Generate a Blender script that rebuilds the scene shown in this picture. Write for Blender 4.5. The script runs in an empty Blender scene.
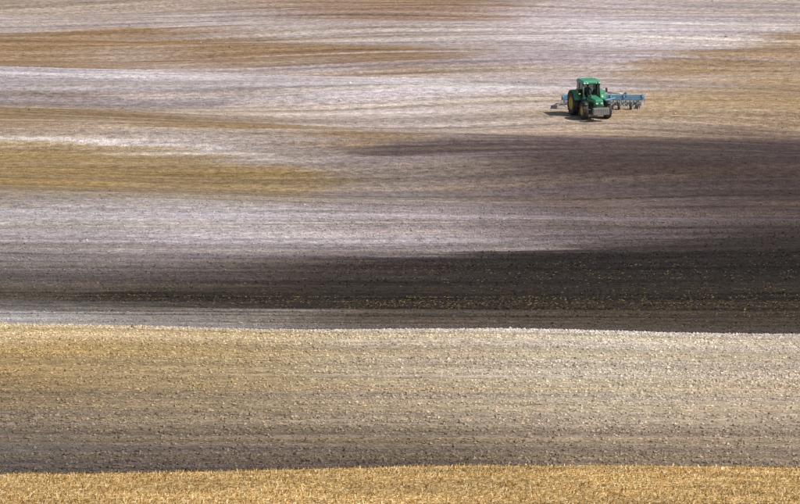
import bpy, math, numpy as np
from mathutils import Vector, Matrix
rng=np.random.default_rng(7)
S=bpy.context.scene
TH=0.0968                      # tan(half horizontal fov)
TV=TH*645/1024
PITCH=math.radians(4.95)
CAMZ=25.0
# ------------------------------------------------------------------ terrain
KY=[-400,-60,40,85,100,112,125,150,168,185,197,210,222,240,266,285,300,340,375,420,520,700,1000,1800,4000]
KZ=[-6,-6,-9.5,-12.75,-14.05,-16.2,-17.5,-18.4,-19.0,-19.54,-21.3,-21.97,-21.8,-21.25,-19.7,-17.6,-16.1,-13.6,-12.3,-10.8,-7.5,-2,4,8,8]
KY=np.array(KY,float);KZ=np.array(KZ,float)
d=np.diff(KZ)/np.diff(KY);h=np.diff(KY)
m=np.zeros_like(KZ);m[1:-1]=(d[:-1]*h[1:]+d[1:]*h[:-1])/(h[1:]+h[:-1]);m[0]=d[0]
def prof(y):
    y=np.clip(y,KY[0],KY[-1]-1e-3)
    i=np.clip(np.searchsorted(KY,y,side='right')-1,0,len(h)-1)
    t=(y-KY[i])/h[i];H=h[i]
    return (KZ[i]*(2*t**3-3*t**2+1)+m[i]*H*(t**3-2*t**2+t)+KZ[i+1]*(-2*t**3+3*t**2)+m[i+1]*H*(t**3-t**2))
def hsh(i,j,s):
    v=np.sin(i*127.1+j*311.7+s*74.7)*43758.5453
    return v-np.floor(v)
def vn(x,y,s=0):
    i=np.floor(x);j=np.floor(y);a=x-i;b=y-j
    a=a*a*(3-2*a);b=b*b*(3-2*b)
    return (hsh(i,j,s)*(1-a)+hsh(i+1,j,s)*a)*(1-b)+(hsh(i,j+1,s)*(1-a)+hsh(i+1,j+1,s)*a)*b
def contour(x,y):   # coordinate across the tillage direction (lines follow the swells)
    f=np.clip((y-190)/80,.25,1.3)
    return y+.09*x*f+3.2*f*np.sin(x*.045+y*.012)+.9*f*np.sin(x*.11+y*.03)
def ground(x,y,micro=True):
    x=np.asarray(x,float);y=np.asarray(y,float)
    z=prof(y)-0.010*x*np.exp(-((y-185)/32)**2)
    near=np.exp(-(x/300)**2)
    far=np.clip((y-235)/50,0,1)
    z=z+near*(0.30*np.sin(x*0.045+y*0.03+1.0)*far+0.10*np.sin(x*0.21+0.6)*np.exp(-((y-100)/18)**2)+0.06*np.sin(x*0.3)*np.exp(-((y-185)/18)**2))
    # long swells running along the hillside
    q=y+.14*x
    nt_=1-.85*np.exp(-((x-14)/9)**2-((y-303)/9)**2)
    z=z+near*far*nt_*(.58*np.sin(q*2*np.pi/31+.9*np.sin(x*.035))*(.6+.8*vn(x*.02,y*.02,61))+.13*np.sin((y-.05*x)*2*np.pi/12.5+x*.02))
    if micro:
        yy=contour(x,y)
        z=z+0.07*(vn(x*0.04,yy*.9,3)-.5)+0.05*(vn(x*0.15,yy*1.8,4)-.5)+0.04*(vn(x*1.3,y*1.6,5)-.5)
        ph=(yy/6.0)%1.0
        z=z-.05*np.exp(-((ph-.5)*6/.35)**2)
    return z
def rowof(y):
    th=np.arctan2(-prof(y),np.maximum(y,1))
    r=(np.tan(th-PITCH)/(2*TV)+.5)*504
    r=np.where(y<100.5,np.maximum(r,472),r)
    r=np.where((y>=100.5)&(y<186),np.clip(r,331,470),r)
    r=np.where(y>=186,np.minimum(r,325),r)
    return np.where(y<60,520,r)
# ------------------------------------------------------------------ soil colours (across the hillside), cloud and crest shading painted in
T=[ # row, five colours from left to right
(-60,(172,150,130),(166,145,125),(164,140,120),(176,156,150),(180,160,152)),
(0,(168,146,124),(164,140,124),(164,134,112),(184,165,162),(184,165,160)),
(14,(184,169,163),(184,168,161),(176,152,136),(198,182,183),(186,170,164)),
(30,(178,160,146),(174,155,144),(182,164,156),(203,189,192),(180,161,148)),
(55,(170,146,122),(174,154,140),(176,157,149),(190,174,174),(176,153,134)),
(70,(182,168,166),(188,174,170),(182,166,160),(186,169,165),(176,150,122)),
(86,(178,164,161),(188,174,172),(196,181,180),(190,175,170),(176,149,116)),
(104,(174,153,132),(184,166,152),(190,174,166),(190,169,147),(174,147,114)),
(122,(156,131,98),(162,138,112),(176,156,140),(168,144,121),(140,117,99)),
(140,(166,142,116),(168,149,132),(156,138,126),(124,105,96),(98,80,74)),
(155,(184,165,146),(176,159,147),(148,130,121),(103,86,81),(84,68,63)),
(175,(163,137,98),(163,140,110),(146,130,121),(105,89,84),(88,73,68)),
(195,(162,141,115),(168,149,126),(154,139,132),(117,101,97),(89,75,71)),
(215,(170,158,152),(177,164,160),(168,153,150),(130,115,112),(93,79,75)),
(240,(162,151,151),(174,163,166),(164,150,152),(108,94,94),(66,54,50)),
(260,(130,119,117),(140,128,126),(106,93,91),(68,57,53),(52,42,36)),  # cloud shade over the hollow painted in, from here to the crest
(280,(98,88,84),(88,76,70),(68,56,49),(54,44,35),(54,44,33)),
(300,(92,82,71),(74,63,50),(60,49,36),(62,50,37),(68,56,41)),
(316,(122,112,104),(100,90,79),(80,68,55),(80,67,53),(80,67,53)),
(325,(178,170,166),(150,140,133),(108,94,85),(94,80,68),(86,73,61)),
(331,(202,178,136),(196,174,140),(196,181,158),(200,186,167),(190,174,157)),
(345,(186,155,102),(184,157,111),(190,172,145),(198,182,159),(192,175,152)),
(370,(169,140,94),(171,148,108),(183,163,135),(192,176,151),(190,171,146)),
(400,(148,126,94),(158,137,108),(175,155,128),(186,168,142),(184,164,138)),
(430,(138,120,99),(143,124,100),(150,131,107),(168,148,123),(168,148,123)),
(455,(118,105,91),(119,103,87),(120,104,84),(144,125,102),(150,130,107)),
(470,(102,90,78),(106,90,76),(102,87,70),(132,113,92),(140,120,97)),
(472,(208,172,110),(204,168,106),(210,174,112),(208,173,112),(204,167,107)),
(520,(200,162,102),(202,165,104),(204,167,106),(202,163,102),(198,160,98))]
TR=np.array([t[0] for t in T],float);TC=np.array([t[1:] for t in T],float)
# painted cloud and crest shading, and long tongues of differently coloured soil: [(col,row,half)...], colour, opacity
STR=[([(-300,42,18),(0,41,16),(250,47,12),(400,48,9),(500,49,1)],(156,121,82),.88),
([(-300,118,15),(0,119,15),(200,124,12),(330,130,9),(450,138,1)],(146,117,80),.85),
([(-300,98,3),(0,98,3.2),(150,96,3),(320,99,.5)],(124,111,113),.8),  # dark edge of a small crest, its shading painted as colour
([(-300,149,5),(0,151,4.5),(150,156,4),(330,165,1)],(214,202,194),.9),  # pale line of a small crest, its light painted as colour
([(-300,174,19),(0,173,17),(200,174,15),(290,176,10),(370,180,1)],(157,128,82),.78),
([(1100,52,16),(800,56,14),(700,60,9),(590,66,1)],(160,129,92),.75),
([(1100,92,18),(800,94,18),(700,98,13),(600,104,7),(520,106,1)],(170,140,101),.72),
([(1100,165,34),(800,160,32),(600,155,22),(450,150,12),(330,146,1)],(80,64,59),.7),
([(230,20,1),(360,17,7),(430,15,8),(560,20,1)],(156,122,92),.65),
([(100,3,1),(250,2,6),(460,4,6),(600,3,1)],(154,122,98),.65),
([(540,38,1),(640,35,12),(760,28,9),(900,24,3)],(212,200,200),.65),
([(280,92,1),(420,84,10),(560,80,7),(660,76,1)],(214,202,198),.65),
([(1100,285,44),(800,278,42),(600,284,36),(400,296,24),(200,303,12),(20,306,1)],(48,38,29),.7),  # cloud shadow painted as a dark band across the hollow
([(1100,258,14),(800,256,16),(600,262,11),(480,268,7),(340,272,1)],(42,34,30),.6),  # upper part of the same painted cloud shadow
([(-200,75,2),(0,76,3),(200,80,3),(420,74,1)],(210,198,194),.7),
([(-200,225,7),(0,226,9),(200,232,12),(430,240,10),(600,244,1)],(188,178,177),.55),
([(0,206,1),(200,204,4),(400,212,5),(620,222,1)],(192,179,170),.5),
([(350,186,1),(500,190,4),(700,196,4),(900,200,2)],(144,117,90),.4),
([(600,120,1),(700,119,3),(900,112,4)],(192,172,148),.5),
([(100,250,1),(300,254,4),(500,250,3),(700,240,1)],(110,99,98),.4),
([(0,130,1),(250,145,3),(430,128,4),(600,126,1)],(198,185,173),.45),
([(150,28,1),(330,33,4),(520,32,4),(640,24,1)],(210,197,191),.55),
([(0,62,1),(100,66,3),(300,62,4),(480,64,4),(640,56,3),(760,48,1)],(158,136,122),.5),
([(420,76,1),(560,66,4),(700,76,4),(820,70,1)],(158,138,126),.45),
([(150,110,1),(300,112,4),(480,108,4),(560,100,1)],(166,144,124),.5),
([(480,12,1),(600,14,3),(760,10,4),(900,12,3)],(164,144,136),.5)]
def lin(c):
    c=np.asarray(c,float)/255
    return np.where(c<=.04045,c/12.92,((c+.055)/1.055)**2.4)
def soil_and_shade(x,y):  # ground colour, including the painted cloud and crest shading
    x=np.asarray(x,float);y=np.asarray(y,float)
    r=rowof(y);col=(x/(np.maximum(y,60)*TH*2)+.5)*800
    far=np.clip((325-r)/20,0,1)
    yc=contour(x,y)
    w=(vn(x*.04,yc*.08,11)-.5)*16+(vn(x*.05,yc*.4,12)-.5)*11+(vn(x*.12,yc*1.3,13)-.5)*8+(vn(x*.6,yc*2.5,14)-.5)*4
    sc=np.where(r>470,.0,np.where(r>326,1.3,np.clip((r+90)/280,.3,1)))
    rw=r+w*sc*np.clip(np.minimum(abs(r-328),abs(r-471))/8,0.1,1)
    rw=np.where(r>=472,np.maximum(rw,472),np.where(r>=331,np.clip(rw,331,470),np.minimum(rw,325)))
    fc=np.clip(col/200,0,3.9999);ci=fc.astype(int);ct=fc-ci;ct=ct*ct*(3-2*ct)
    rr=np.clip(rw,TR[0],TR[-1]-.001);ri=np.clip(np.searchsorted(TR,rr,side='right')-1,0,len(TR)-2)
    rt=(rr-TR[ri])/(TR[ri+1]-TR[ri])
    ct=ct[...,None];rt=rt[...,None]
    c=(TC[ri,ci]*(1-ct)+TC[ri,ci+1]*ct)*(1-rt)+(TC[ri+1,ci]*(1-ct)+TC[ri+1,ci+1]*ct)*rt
    k=0
    for pts,cc,op in STR:
        k+=1
        p=sorted(pts);px=[a[0] for a in p]
        cr=np.interp(col,px,[a[1] for a in p]);hf=np.interp(col,px,[a[2] for a in p],left=p[0][2] if px[0]<0 else 0,right=p[-1][2] if px[-1]>900 else 0)
        cr=cr+3.5*np.sin(col*.013+k*2.1)+1.5*np.sin(col*.031+k)
        br=(vn(x*.04,yc*.9,50+k)-.5)*1.1+(vn(x*.12,yc*2.2,80+k)-.5)*.8
        a=np.clip(1.05-abs(rw-cr)/(hf*1.15+1.0)+br*.6,0,1)
        a=np.clip(a*1.6,0,1)*np.clip(hf/7,0,1)**.6*op*far
        a=(a*(.85+.5*br))
        a=np.clip(a,0,1)[...,None]
        c=c*(1-a)+np.array(cc,float)*a
    # streaky tillage lines
    s=(vn(x*.010,yc*.35,21)-.5)*.22+(vn(x*.015,yc*.9,22)-.5)*.36+(vn(x*.03,yc*1.9,23)-.5)*.38+(vn(x*.2,yc*2.6,24)-.5)*.22
    s=s-.32*np.clip(vn(x*.008,yc*1.3,25)-.70,0,1)/.3+.24*np.clip(vn(x*.010,yc*1.5,26)-.74,0,1)/.26
    ph=(yc/6.0)%1.0
    s=s-.20*np.exp(-((ph-.5)*6/.32)**2)*vn(x*.02,yc*.16,28)+.14*np.exp(-((ph-.62)*6/.4)**2)*vn(x*.02,yc*.16,29)
    amp=np.where(r>470,.3,np.where(r>326,.55,1.0+.35*np.clip((r-230)/50,0,1)))
    hue=(vn(x*.02,yc*.6,27)-.5)*.22
    # a touch less chroma, a touch more tonal contrast
    lum=c.mean(-1,keepdims=True)
    c=lum+(c-lum)*.93
    c=c*(1+.10*(lum-150)/150)
    L=lin(np.clip(c,0,255))*np.clip(1+s*amp,.3,2)[...,None]
    L=L*np.stack([1+hue*.25+.01,np.ones_like(hue),.955-hue],-1)
    return L
GAIN=0.82
# ------------------------------------------------------------------ materials
def nodes(name):
    mt=bpy.data.materials.new(name);mt.use_nodes=True
    nt=mt.node_tree;return mt,nt,nt.nodes['Principled BSDF']
def add(nt,t,**k):
    n=nt.nodes.new(t)
    for a,b in k.items(): setattr(n,a,b)
    return n
def soil_mat(name,ground_sheet):
    mt,nt,b=nodes(name);L=nt.links.new
    at=add(nt,'ShaderNodeAttribute',attribute_name='soil_and_shade_tone')
    tc=add(nt,'ShaderNodeTexCoord')
    b.inputs['Roughness'].default_value=.95;b.inputs['Specular IOR Level'].default_value=.15
    last=at.outputs['Color']
    def mul(sc,ns,det,lo,hi,fmin=.25,fmax=.75):
        nonlocal last
        mp=add(nt,'ShaderNodeMapping');mp.inputs['Scale'].default_value=sc
        L(tc.outputs['Object'],mp.inputs['Vector'])
        n=add(nt,'ShaderNodeTexNoise');n.inputs['Scale'].default_value=ns;n.inputs['Detail'].default_value=det
        L(mp.outputs[0],n.inputs['Vector'])
        r=add(nt,'ShaderNodeMapRange');r.inputs[1].default_value=fmin;r.inputs[2].default_value=fmax;r.inputs[3].default_value=lo;r.inputs[4].default_value=hi
        L(n.outputs[0],r.inputs[0])
        mx=add(nt,'ShaderNodeVectorMath',operation='SCALE')
        L(last,mx.inputs[0]);L(r.outputs[0],mx.inputs['Scale']);last=mx.outputs[0]
        return n
    if ground_sheet:
        mul((.12,1.2,1),1,6,.80,1.20)
        mul((1,1.4,1),2.0,5,.62,1.38,.3,.7)
        n=mul((1,1,1),9,4,.60,1.40,.3,.7)
        bp=add(nt,'ShaderNodeBump');bp.inputs['Strength'].default_value=.8;bp.inputs['Distance'].default_value=.08
        L(n.outputs[0],bp.inputs['Height']);L(bp.outputs[0],b.inputs['Normal'])
    else:
        mul((1,1,1),14,3,.85,1.15)
    L(last,b.inputs['Base Color'])
    return mt
def paint(name,col,rough=.5,metal=0,dust=.25,spec=.5,dcol=(.30,.25,.20)):
    mt,nt,b=nodes(name);L=nt.links.new
    tc=add(nt,'ShaderNodeTexCoord');n=add(nt,'ShaderNodeTexNoise');n.inputs['Scale'].default_value=4;n.inputs['Detail'].default_value=6
    L(tc.outputs['Object'],n.inputs['Vector'])
    r=add(nt,'ShaderNodeMapRange');r.inputs[1].default_value=.35;r.inputs[2].default_value=.7;r.inputs[3].default_value=dust*.15;r.inputs[4].default_value=dust
    L(n.outputs[0],r.inputs[0])
    mx=add(nt,'ShaderNodeMix',data_type='RGBA');mx.inputs[6].default_value=(*col,1);mx.inputs[7].default_value=(*dcol,1)
    L(r.outputs[0],mx.inputs[0]);L(mx.outputs[2],b.inputs['Base Color'])
    b.inputs['Roughness'].default_value=rough;b.inputs['Metallic'].default_value=metal;b.inputs['Specular IOR Level'].default_value=spec
    return mt
M_ground=soil_mat('tilled_soil',True);M_clod=soil_mat('soil_clod',False)
M_green=paint('green_paint',(.018,.27,.12),.35,dust=.2)
M_dgreen=paint('dark_green_paint',(.008,.09,.04),.45,dust=.2)
M_yel=paint('yellow_paint',(.70,.48,.05),.4,dust=.4)
M_tire=paint('tyre_rubber',(.018,.018,.018),.85,dust=.2)
M_blk=paint('black_plastic',(.015,.015,.016),.5,dust=.15)
M_grey=paint('cast_grey_weight',(.14,.135,.13),.7,dust=.4)
M_steel=paint('worn_steel',(.42,.46,.50),.4,metal=.4,dust=.25)
M_blue=paint('blue_paint',(.10,.28,.42),.45,dust=.3)
M_lamp=paint('lamp_glass',(.8,.8,.75),.15,dust=.05)
M_shirt=paint('blue_shirt',(.12,.2,.35),.9,dust=0)
M_skin=paint('skin',(.45,.25,.17),.6,dust=0)
gl=bpy.data.materials.new('cab_glass');gl.use_nodes=True;nt=gl.node_tree;nt.nodes.clear()
o=add(nt,'ShaderNodeOutputMaterial');tr=add(nt,'ShaderNodeBsdfTransparent');tr.inputs[0].default_value=(.68,.74,.72,1)
gs=add(nt,'ShaderNodeBsdfGlossy');gs.inputs['Roughness'].default_value=.05;fr=add(nt,'ShaderNodeFresnel');mx=add(nt,'ShaderNodeMixShader')
nt.links.new(fr.outputs[0],mx.inputs[0]);nt.links.new(tr.outputs[0],mx.inputs[1]);nt.links.new(gs.outputs[0],mx.inputs[2]);nt.links.new(mx.outputs[0],o.inputs[0])
M_glass=gl
# ------------------------------------------------------------------ mesh helper
def npmesh(name,V,F,col,mat,smooth=False):
    me=bpy.data.meshes.new(name);k=F.shape[1]
    me.vertices.add(len(V));me.vertices.foreach_set('co',V.astype(np.float32).ravel())
    me.loops.add(F.size);me.loops.foreach_set('vertex_index',F.astype(np.int32).ravel())
    me.polygons.add(len(F));me.polygons.foreach_set('loop_start',np.arange(0,F.size,k,dtype=np.int32))
    me.polygons.foreach_set('use_smooth',np.full(len(F),smooth))
    me.update(calc_edges=True)
    if col is not None:
        a=me.color_attributes.new('soil_and_shade_tone','FLOAT_COLOR','POINT')
        c=np.ones((len(V),4),np.float32);c[:,:3]=col;a.data.foreach_set('color',c.ravel())
    me.materials.append(mat)
    ob=bpy.data.objects.new(name,me);S.collection.objects.link(ob);return ob
# ground sheet
gx=np.concatenate([-np.geomspace(3000,52,24)[:-1],np.arange(-52,52.01,.6),np.geomspace(52,3000,24)[1:]])
gy=np.concatenate([np.linspace(-400,80,40)[:-1],np.arange(80,210,.16),np.arange(210,440,.17),np.geomspace(440,4000,60)])
X,Y=np.meshgrid(gx,gy);x=X.ravel();y=Y.ravel()
V=np.stack([x,y,ground(x,y)+CAMZ],1)
nx=len(gx);ny=len(gy);i=np.arange(nx-1);j=np.arange(ny-1);I,J=np.meshgrid(i,j);a=(J*nx+I).ravel()
F=np.stack([a,a+1,a+nx+1,a+nx],1)
npmesh('ground',V,F,np.clip(soil_and_shade(x,y)*GAIN,0,.9),M_ground,True)
# clods
def scatter(n,y0,y1,marg=1.25):
    y=np.sqrt(rng.uniform(y0**2,y1**2,n));x=rng.uniform(-1,1,n)*y*TH*marg;return x,y
OV=np.array([(1,0,0),(0,1,0),(-1,0,0),(0,-1,0),(0,0,1),(0,0,-.6)],float)
OF=np.array([(0,1,4),(1,2,4),(2,3,4),(3,0,4),(1,0,5),(2,1,5),(3,2,5),(0,3,5)])
def clods(name,parts):
    VV=[];CC=[]
    for (n,y0,y1,smin,smax,pw) in parts:
        x,y=scatter(n,y0,y1)
        # cluster clods on the tillage lines
        yc=contour(x,y)
        keep=rng.random(n)<(.15+.9*vn(x*.06,yc*1.1,31)*1.1)*(.4+.9*vn(x*.05,y*.08,33))
        x=x[keep];y=y[keep];n=len(x)
        s=smin+(smax-smin)*rng.random(n)**pw
        v=OV[None]*(1+rng.uniform(-.35,.35,(n,6,3)))+rng.uniform(-.25,.25,(n,6,3))
        v=v*s[:,None,None]*np.array([1,1,.7])
        t=rng.uniform(0,6.28,n);c,sn=np.cos(t)[:,None],np.sin(t)[:,None]
        vx=v[...,0]*c-v[...,1]*sn;vy=v[...,0]*sn+v[...,1]*c
        v=np.stack([vx+x[:,None],vy+y[:,None],v[...,2]+(ground(x,y)+CAMZ+s*.2)[:,None]],2)
        col=soil_and_shade(x,y)*GAIN*(rng.normal(1.15,.28,n).clip(.5,2.0))[:,None]
        VV.append(v.reshape(-1,3));CC.append(np.repeat(col,6,0))
    V=np.concatenate(VV);C=np.concatenate(CC);k=len(V)//6
    F=(OF[None]+6*np.arange(k)[:,None,None]).reshape(-1,3)
    return npmesh(name,V,F,np.clip(C,0,.9),M_clod)
clods('soil_clods',[(220000,101,192,.018,.085,2.4),(600,101,192,.07,.13,2),(100000,192,265,.02,.085,3),(60000,262,435,.02,.075,3),(160,200,430,.1,.17,2)])
# straw and stubble
def straw(name,parts):
    VV=[];CC=[]
    for (n,y0,y1,ln,wd,cols,upr,patch) in parts:
        x,y=scatter(n,y0,y1)
        if patch is not None:
            k=patch(x,y);kk=rng.random(n)<k;x=x[kk];y=y[kk];n=len(x)
        l=ln*rng.uniform(.4,1.3,n);t=np.where(rng.random(n)<.5,rng.normal(0,.35,n),rng.uniform(0,6.28,n));e=np.where(rng.random(n)<upr,rng.uniform(.6,1.4,n),rng.uniform(0,.2,n))
        dx=np.stack([np.cos(t)*np.cos(e),np.sin(t)*np.cos(e),np.sin(e)],1)*l[:,None]
        sd=np.stack([-np.sin(t),np.cos(t),np.zeros(n)+.4],1)*wd/2
        p=np.stack([x,y,ground(x,y)+CAMZ+.01],1)
        v=np.stack([p-sd,p+sd,p+dx+sd*.6,p+dx-sd*.6],1)
        base=lin(np.array(cols))[rng.integers(0,len(cols),n)]*(rng.uniform(.65,1.2,n)*(.75+.5*vn(x*.4,y*.9,71)))[:,None]
        VV.append(v.reshape(-1,3));CC.append(np.repeat(base*GAIN,4,0))
    V=np.concatenate(VV);C=np.concatenate(CC);k=len(V)//4
    F=(np.array([[0,1,2,3]])+4*np.arange(k)[:,None])
    return npmesh(name,V,F,np.clip(C,0,.9),M_clod)
gold=[(232,196,132),(218,178,110),(202,160,92),(242,216,164),(188,144,80)]
och=[(160,136,82),(136,112,64),(180,156,98),(112,96,58)]
def pd(x,y):  # straw left on the dark hollow
    r=rowof(y);yc=contour(x,y);return np.clip(1.2-abs(r-290)/34,0,1)*(.05+np.clip(vn(x*.05,yc*.8,41)*1.6-.5,0,1)*(.3+.9*vn(x*.03,y*.2,43)))*.8
def pm(x,y):
    r=rowof(y);return np.clip(1-abs(r-190)/10,0,1)*np.clip(vn(x*.03,contour(x,y)*.6,42)*1.8-.8,0,1)
def pl(x,y):
    r=rowof(y);u=x/(y*TH);return np.where(r<470,np.clip((u*-.8+.3)+.25,0.1,1)*np.clip((440-r)/90,0,1),0)
straw('straw_stubble',[(120000,82,101.5,.075,.024,gold,.22,None),(150000,190,262,.10,.026,och,.05,pd),(26000,240,290,.13,.03,[(205,165,100),(190,150,90)],.05,pm),(30000,101,186,.09,.022,gold,.05,pl)])

# ------------------------------------------------------------------ machine helpers
def link(me,name,mat,parent,smooth=False):
    me.materials.append(mat);ob=bpy.data.objects.new(name,me);S.collection.objects.link(ob);ob.parent=parent
    if smooth:
        for p in me.polygons:p.use_smooth=True
    return ob
def box(name,c,s,mat,par,bev=.02,top=None,rot=None,front=None):
    """top=(sx,sy) scale of top face; front=(sx,dz) scale of -y end and drop of its top"""
    vs=[]
    for dz in(-.5,.5):
        for dx,dy in((-.5,-.5),(.5,-.5),(.5,.5),(-.5,.5)):
            X=dx*s[0];Y=dy*s[1];Z=dz*s[2]
            if top and dz>0:X*=top[0];Y*=top[1]
            if front and dy<0:
                X*=front[0]
                if dz>0:Z-=front[1]
            vs.append(Vector((X,Y,Z)))
    if rot: R=rot.to_matrix() if hasattr(rot,'to_matrix') else rot;vs=[R@v for v in vs]
    vs=[v+Vector(c) for v in vs]
    me=bpy.data.meshes.new(name);me.from_pydata(vs,[],[(0,3,2,1),(4,5,6,7),(0,1,5,4),(1,2,6,5),(2,3,7,6),(3,0,4,7)])
    ob=link(me,name,mat,par)
    if bev:
        b=ob.modifiers.new('b','BEVEL');b.width=bev;b.segments=2
    return ob
def tube(name,pts,r,mat,par,n=12):
    V=[];F=[];pts=[Vector(p) for p in pts]
    for k,p in enumerate(pts):
        t=(pts[min(k+1,len(pts)-1)]-pts[max(k-1,0)]).normalized()
        u=t.cross(Vector((.13,.27,.95)));u.normalize();w=t.cross(u)
        rr=r[k] if isinstance(r,(list,tuple)) else r
        for q in range(n):
            a=q*2*math.pi/n;V.append(p+(u*math.cos(a)+w*math.sin(a))*rr)
    for k in range(len(pts)-1):
        for q in range(n):
            F.append((k*n+q,k*n+(q+1)%n,(k+1)*n+(q+1)%n,(k+1)*n+q))
    F.append(tuple(range(n))[::-1]);F.append(tuple(range((len(pts)-1)*n,len(pts)*n)))
    me=bpy.data.meshes.new(name);me.from_pydata(V,[],F)
    return link(me,name,mat,par,True)
def lathe(name,prof_,c,mat,par,n=48,extra=None):
    """profile (x,r) revolved about the local X axis"""
    V=[];F=[];k=len(prof_)
    for q in range(n):
        a=q*2*math.pi/n
        for X,r in prof_:V.append((c[0]+X,c[1]+r*math.cos(a),c[2]+r*math.sin(a)))
    for q in range(n):
        for p in range(k-1):
            F.append((q*k+p,q*k+p+1,((q+1)%n)*k+p+1,((q+1)%n)*k+p))
    if extra:extra(V,F,c)
    me=bpy.data.meshes.new(name);me.from_pydata(V,[],F)
    ob=link(me,name,mat,par,False);return ob
def wheel(name,c,R,w,side,par,lugs=20,rimf=.56):
    def lug(V,F,c):
        for sgn in(-1,1):
            for q in range(lugs):
                a0=(q+(.5 if sgn>0 else 0))*2*math.pi/lugs
                b=len(V)
                for rr in(R*.955,R*1.03):
                    for (X,da) in((0.0,.0),(0.0,.075),(sgn*w*.5,.30),(sgn*w*.5,.225)):
                        rz=rr-(.05*R if abs(X)>0 else 0)
                        a=a0-da+.15
                        V.append((c[0]+X,c[1]+rz*math.cos(a),c[2]+rz*math.sin(a)))
                F+= [(b+4,b+5,b+6,b+7),(b,b+1,b+5,b+4),(b+1,b+2,b+6,b+5),(b+2,b+3,b+7,b+6),(b+3,b,b+4,b+7)]
    rr=R*rimf
    tp=[(-w*.40,rr),(-w*.5,rr*1.12),(-w*.52,R*.80),(-w*.46,R*.93),(-w*.25,R*.965),(0,R*.97),(w*.25,R*.965),(w*.46,R*.93),(w*.52,R*.80),(w*.5,rr*1.12),(w*.40,rr)]
    lathe(name+'_tyre',tp,c,M_tire,par,extra=lug)
    s=side
    lathe(name+'_rim',[(s*w*.44,rr*1.0),(s*w*.46,rr*.97),(s*w*.30,rr*.88),(s*w*.12,rr*.80),(s*w*.06,rr*.55),(s*w*.16,rr*.42),(s*w*.2,rr*.2),(s*w*.3,rr*.18),(s*w*.3,0)],c,M_yel,par)
    lathe(name+'_rim_inner',[(-s*w*.44,rr),(-s*w*.2,rr*.9),(-s*w*.02,rr*.7),(-s*w*.02,0)],c,M_yel,par)
    for q in range(8):
        a=q*math.pi/4;tube(name+'_bolt_%d'%q,[(c[0]+s*w*.08,c[1]+rr*.48*math.cos(a),c[2]+rr*.48*math.sin(a)),(c[0]+s*w*.22,c[1]+rr*.48*math.cos(a),c[2]+rr*.48*math.sin(a))],.02,M_steel,par,6)
# ------------------------------------------------------------------ tractor
TY=303.0;TX=(588.5/800-.5)*2*TH*TY
def place(ob,x,y,yaw,sc=1.0):
    g=lambda a,b:float(ground(a,b,False))
    sy=(g(x,y+2)-g(x,y-2))/4;sx=(g(x+2,y)-g(x-2,y))/4
    ob.matrix_world=Matrix.Translation((x,y,g(x,y)+CAMZ-.02))@Matrix.Rotation(math.atan(sy),4,'X')@Matrix.Rotation(-math.atan(sx),4,'Y')@Matrix.Rotation(math.radians(yaw),4,'Z')@Matrix.Scale(sc,4)
tractor=bpy.data.objects.new('tractor',None);S.collection.objects.link(tractor)
P=tractor
for s,n in((-1,'right'),(1,'left')):
    wheel('rear_wheel_'+n,(s*1.14,.55,1.0),1.0,.56,s,P,22)
    wheel('front_wheel_'+n,(s*1.02,-2.0,.70),.70,.44,s,P,18)
    # rear fender
    V=[];F=[];N=12
    for q in range(N+1):
        a=math.radians(20+q*140/N)
        for xx in(s*.72,s*1.38):
            V.append((xx,.55-1.10*math.cos(a),1.0+1.10*math.sin(a)))
    for q in range(N):F.append((2*q,2*q+1,2*q+3,2*q+2))
    me=bpy.data.meshes.new('f');me.from_pydata(V,[],F);ob=link(me,'rear_fender_'+n,M_green,P,True)
    md=ob.modifiers.new('s','SOLIDIFY');md.thickness=.05
    V=[];F=[];N=8
    for q in range(N+1):
        a=math.radians(25+q*110/N)
        for xx in(s*.80,s*1.2):
            V.append((xx,-2.0+.78*math.cos(a),.70+.78*math.sin(a)))
    for q in range(N):F.append((2*q,2*q+1,2*q+3,2*q+2))
    me=bpy.data.meshes.new('f');me.from_pydata(V,[],F);ob=link(me,'front_fender_'+n,M_blk,P,True)
    md=ob.modifiers.new('s','SOLIDIFY');md.thickness=.03
    box('step_'+n,(s*.95,-.75,.55),(.42,.35,.05),M_blk,P)
    box('step_upper_'+n,(s*.92,-.72,.9),(.36,.3,.05),M_blk,P)
    box('step_side_'+n,(s*.76,-.73,.85),(.04,.3,.8),M_blk,P)
    tube('mirror_arm_'+n,[(s*.78,-.72,2.35),(s*1.25,-.85,2.4)],.02,M_blk,P)
    box('mirror_'+n,(s*1.3,-.87,2.22),(.2,.05,.38),M_blk,P)
    for k in(0,1):
        box('roof_lamp_%s_%d'%(n,k),(s*(.42+.24*k),-.98,2.86),(.16,.06,.10),M_lamp,P,.015)
    box('head_lamp_'+n,(s*.2,-3.02,1.42),(.2,.05,.12),M_lamp,P,.015)
    tube('warning_lamp_'+n,[(s*.95,-.72,1.95),(s*1.12,-.72,1.95)],.05,M_yel,P)
tube('rear_axle',[(-1.0,.55,1.0),(1.0,.55,1.0)],.16,M_dgreen,P)
tube('front_axle',[(-.95,-2.0,.68),(0,-2.0,.62),(.95,-2.0,.68)],[.1,.14,.1],M_dgreen,P)
box('transmission',(0,0,.95),(.62,2.0,.62),M_dgreen,P,.05)
box('engine_block',(0,-1.8,.92),(.5,2.0,.5),M_dgreen,P,.05)
box('chassis_nose',(0,-2.8,.78),(.5,.5,.34),M_dgreen,P,.03)
box('hood',(0,-1.93,1.47),(.92,2.1,.74),M_green,P,.09,top=(.84,1),front=(.9,.12))
box('grille',(0,-3.0,1.28),(.56,.05,.46),M_blk,P,.02)
for k in range(5):box('grille_bar_%d'%k,(0,-3.04,1.10+.08*k),(.54,.02,.018),M_green,P,0)
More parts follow.
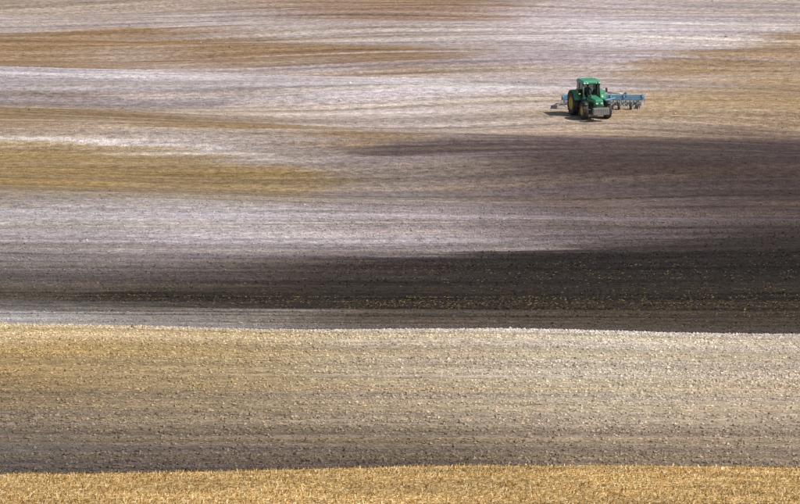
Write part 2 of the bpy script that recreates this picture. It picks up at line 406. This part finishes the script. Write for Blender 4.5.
for s in(-1,1):
    box('hood_side_grille_%d'%(s+1),(s*.455,-2.2,1.30),(.02,1.0,.3),M_blk,P,.005)
    box('hood_stripe_%d'%(s+1),(s*.46,-1.8,1.55),(.012,1.4,.06),M_yel,P,0,front=(.9,0))
tube('exhaust',[(.46,-1.05,1.5),(.46,-1.05,2.2),(.46,-1.05,2.85),(.46,-.98,2.98)],[.07,.07,.045,.045],M_blk,P)
tube('air_intake',[(-.3,-1.5,1.7),(-.3,-1.5,2.0)],[.06,.09],M_blk,P)
# weights carried on the front
box('front_weight_block',(0,-3.42,.82),(1.4,.42,.60),M_grey,P,.05,top=(1,.85))
for k in range(7):box('front_weight_rib_%d'%k,(-.57+.19*k,-3.62,.78),(.05,.03,.44),M_grey,P,.01)
tube('front_hitch_arm_right',[(-.3,-2.9,.65),(-.35,-3.3,.6)],.06,M_blk,P);tube('front_hitch_arm_left',[(.3,-2.9,.65),(.35,-3.3,.6)],.06,M_blk,P)
# cab
box('cab_floor',(0,0.02,1.25),(1.45,1.6,.12),M_blk,P)
box('cab_lower_front',(0,-.80,1.46),(1.2,.08,.40),M_green,P)
for s in(-1,1):
    tube('cab_post_front_%d'%(s+1),[(s*.74,-.86,1.25),(s*.72,-.80,2.80)],.05,M_dgreen,P,8)
    tube('cab_post_mid_%d'%(s+1),[(s*.80,.15,1.25),(s*.76,.15,2.80)],.045,M_dgreen,P,8)
    tube('cab_post_rear_%d'%(s+1),[(s*.76,.85,1.3),(s*.72,.80,2.80)],.05,M_dgreen,P,8)
    box('cab_door_panel_%d'%(s+1),(s*.77,.3,1.52),(.05,1.0,.48),M_green,P)
    box('cab_side_glass_%d'%(s+1),(s*.765,0,2.18),(.008,1.5,1.2),M_glass,P,0)
box('cab_front_glass',(0,-.83,2.22),(1.4,.008,1.12),M_glass,P,0)
box('cab_rear_glass',(0,.83,2.18),(1.4,.008,1.2),M_glass,P,0)
box('cab_roof',(0,-.03,2.93),(1.70,1.95,.26),M_green,P,.08,top=(.9,.92))
box('cab_roof_rim',(0,-.03,2.795),(1.62,1.86,.04),M_blk,P,.01)
box('seat_base',(0,.25,1.52),(.42,.42,.4),M_blk,P,.05);box('seat_back',(0,.5,1.98),(.46,.12,.62),M_blk,P,.05)
tube('steering_column',[(0,-.62,1.3),(0,-.38,1.92)],.04,M_blk,P)
lw=lathe('steering_wheel',[(.02*math.cos(a),.19+.02*math.sin(a)) for a in np.linspace(0,2*math.pi,9)],(0,0,0),M_blk,P,24)
lw.rotation_euler=(0,math.radians(65),math.radians(90));lw.location=(0,-.37,1.93)
box('dashboard',(0,-.68,1.72),(.55,.2,.25),M_blk,P,.05)
tube('beacon',[(.5,.5,3.04),(.5,.5,3.17)],[.06,.05],M_yel,P)
tube('tractor_drawbar',[(0,.9,.5),(0,1.9,.5)],.05,M_steel,P)
for s in(-1,1):tube('lift_arm_%d'%(s+1),[(s*.3,.9,.75),(s*.42,1.7,.6)],.04,M_blk,P)
place(tractor,TX,TY,15,.87)
# driver (seated)
def person(par_matrix):
    J={'pel':((0,.25,1.80),.15),'belly':((0,.26,1.98),.14),'chest':((0,.27,2.18),.155),'neck':((0,.25,2.36),.055),
    'sh_l':((.17,.26,2.29),.07),'el_l':((.25,.05,2.07),.045),'wr_l':((.16,-.22,2.03),.032),'ha_l':((.13,-.31,2.02),.03),
    'sh_r':((-.17,.26,2.29),.07),'el_r':((-.25,.05,2.07),.045),'wr_r':((-.16,-.22,2.03),.032),'ha_r':((-.13,-.31,2.02),.03),
    'hip_l':((.11,.2,1.78),.09),'kn_l':((.15,-.2,1.80),.065),'an_l':((.15,-.32,1.41),.045),'to_l':((.15,-.50,1.37),.035),
    'hip_r':((-.11,.2,1.78),.09),'kn_r':((-.15,-.2,1.80),.065),'an_r':((-.15,-.32,1.41),.045),'to_r':((-.15,-.50,1.37),.035)}
    E=[('pel','belly'),('belly','chest'),('chest','neck')]
    for s in'lr':E+=[('chest','sh_'+s),('sh_'+s,'el_'+s),('el_'+s,'wr_'+s),('wr_'+s,'ha_'+s),('pel','hip_'+s),('hip_'+s,'kn_'+s),('kn_'+s,'an_'+s),('an_'+s,'to_'+s)]
    K=list(J);me=bpy.data.meshes.new('b');me.from_pydata([J[k][0] for k in K],[(K.index(a),K.index(b)) for a,b in E],[])
    par=bpy.data.objects.new('tractor_driver',None);S.collection.objects.link(par);par.matrix_world=par_matrix
    ob=link(me,'body',M_shirt,par)
    ob.modifiers.new('sk','SKIN')
    for k,v in zip(K,me.skin_vertices[0].data):v.radius=(J[k][1],J[k][1])
    me.skin_vertices[0].data[0].use_root=True
    sb=ob.modifiers.new('ss','SUBSURF');sb.levels=sb.render_levels=1
    V=[];F=[];n=14
    prof_=[(-.125,.04),(-.11,.062),(-.06,.078),(0,.088),(.05,.09),(.09,.075),(.12,.04),(.128,.002)]
    for z,r in prof_:
        for q in range(n):
            a=q*2*math.pi/n;yy=math.sin(a)*r*1.15
            if z<.01 and z>-.04 and abs(a-1.5*math.pi)<.3:yy-=.025
            V.append((math.cos(a)*r,.22+yy,2.50+z))
    for k in range(len(prof_)-1):
        for q in range(n):F.append((k*n+q,k*n+(q+1)%n,(k+1)*n+(q+1)%n,(k+1)*n+q))
    hm=bpy.data.meshes.new('h');hm.from_pydata(V,[],F);link(hm,'head',M_skin,par,True)
    tube('neck',[(0,.25,2.33),(0,.23,2.43)],.052,M_skin,par)
    box('cap',(0,.22,2.60),(.19,.22,.09),M_dgreen,par,.04,top=(.7,.7));box('cap_peak',(0,.08,2.565),(.15,.12,.015),M_dgreen,par,.005)
person(Matrix(tractor.matrix_world))
# ------------------------------------------------------------------ cultivator
C=bpy.data.objects.new('cultivator',None);S.collection.objects.link(C)
W=3.1
for k,(yy,zz) in enumerate(((-1.1,.78),(-.3,.80),(.5,.78))):
    box('frame_beam_%d'%k,(0,yy,zz),(2*W,.12,.12),M_blue,C,.01)
for k,xx in enumerate((-W+.1,-1.6,-.6,.6,1.6,W-.1)):
    box('frame_rail_%d'%k,(xx,-.3,.90),(.1,1.9,.1),M_blue,C,.01)
    box('roller_arm_%d'%k,(xx,1.0,.66),(.07,1.1,.09),M_blue,C,.01,rot=Matrix.Rotation(-.25,3,'X'))
tube('drawbar_right',[(-.55,-1.1,.85),(-1.5,-2.95,.55)],.07,M_blue,C);tube('drawbar_left',[(.9,-1.1,.85),(-1.45,-2.95,.55)],.07,M_blue,C)
box('mast',(0,-1.0,1.15),(.5,.12,.62),M_blue,C,.02,top=(.5,1))
tube('mast_brace',[(0,-1.0,1.42),(0,.5,.88)],.04,M_blue,C)
for s in(-1,1):
    tube('fold_cylinder_%d'%(s+1),[(s*.35,-.3,1.15),(s*1.7,-.3,1.08)],.05,M_steel,C)
    box('fold_bracket_%d'%(s+1),(s*1.75,-.3,1.05),(.12,.3,.34),M_blue,C,.02)
    box('wing_end_plate_%d'%(s+1),(s*(W+.03),-.3,.58),(.03,1.7,.4),M_blue,C,.01)
    for q in(0,1):
        cx=s*(1.2+.0)+s*.9*q
        lathe('gauge_wheel_%d_%d'%(s+1,q),[(-.09,.14),(-.1,.24),(-.05,.29),(.05,.29),(.1,.24),(.09,.14),(.0,.10),(0,0)],(cx,-1.55,.29),M_tire,C,24)
        box('gauge_arm_%d_%d'%(s+1,q),(cx+.14,-1.35,.55),(.05,.5,.07),M_blue,C,.01,rot=Matrix.Rotation(.9,3,'X'))
kt=0
for r_,(yy) in enumerate((-1.1,-.3,.5)):
    for q in range(13):
        xx=-W+.15+q*.47+(r_*.16)
        if xx>W-.05:continue
        tube('tine_%d'%kt,[(xx,yy,.80),(xx,yy+.22,.72),(xx,yy+.28,.45),(xx,yy+.12,.15),(xx,yy-.06,-.04)],[.025,.025,.022,.025,.03],M_steel,C,6);kt+=1
# rear cage roller and levelling discs, 4 sections
for q in range(26):
    xx=-W+.1+q*(2*W-.2)/25
    lathe('roller_ring_%d'%q,[(-.02,.22),(-.025,.27),(0,.30),(.025,.27),(.02,.22),(-.02,.22)],(xx,1.5,.29),M_steel,C,20)
for q in range(8):
    a=q*math.pi/4;box('roller_bar_%d'%q,(0,1.5+.25*math.cos(a),.29+.25*math.sin(a)),(2*W-.1,.03,.03),M_steel,C,0)
for q in range(20):
    xx=-W+.15+q*(2*W-.3)/19
    lathe('disc_%d'%q,[(-.05,.21),(0,.12),(.02,.0)],(xx,.98,.20),M_steel,C,18)
    tube('disc_arm_%d'%q,[(xx,.98,.2),(xx+.05,.85,.5),(xx,.55,.76)],.02,M_blue,C,6)
box('roller_beam',(0,1.5,.68),(2*W,.1,.1),M_blue,C,.01)
box('disc_beam',(0,.82,.62),(2*W,.08,.08),M_blue,C,.01)
place(C,TX+1.28,TY+4.2,-3,.98)

# ------------------------------------------------------------------ light, world, camera
el=math.radians(42);az=Vector((.88,-.42,0)).normalized()
dirv=Vector((az.x*math.cos(el),az.y*math.cos(el),math.sin(el)))
sl=bpy.data.lights.new('sun','SUN');sl.energy=5.0;sl.angle=math.radians(.5);sl.color=(1,.965,.92)
so=bpy.data.objects.new('sun',sl);S.collection.objects.link(so);so.rotation_euler=dirv.to_track_quat('Z','Y').to_euler()
w=bpy.data.worlds.new('World');S.world=w;w.use_nodes=True;nt=w.node_tree
sk=nt.nodes.new('ShaderNodeTexSky');sk.sky_type='NISHITA';sk.sun_disc=False;sk.sun_elevation=el;sk.sun_rotation=math.atan2(az.x,az.y)
nt.links.new(sk.outputs[0],nt.nodes['Background'].inputs[0]);nt.nodes['Background'].inputs[1].default_value=.10
cd=bpy.data.cameras.new('camera');co=bpy.data.objects.new('camera',cd);S.collection.objects.link(co)
co.location=(0,0,CAMZ);co.rotation_euler=(math.pi/2-PITCH,0,0)
cd.sensor_fit='HORIZONTAL';cd.sensor_width=36;cd.lens=18/TH;cd.clip_start=1;cd.clip_end=8000
S.camera=co
S.view_settings.view_transform='Standard';S.view_settings.look='None';S.view_settings.exposure=0
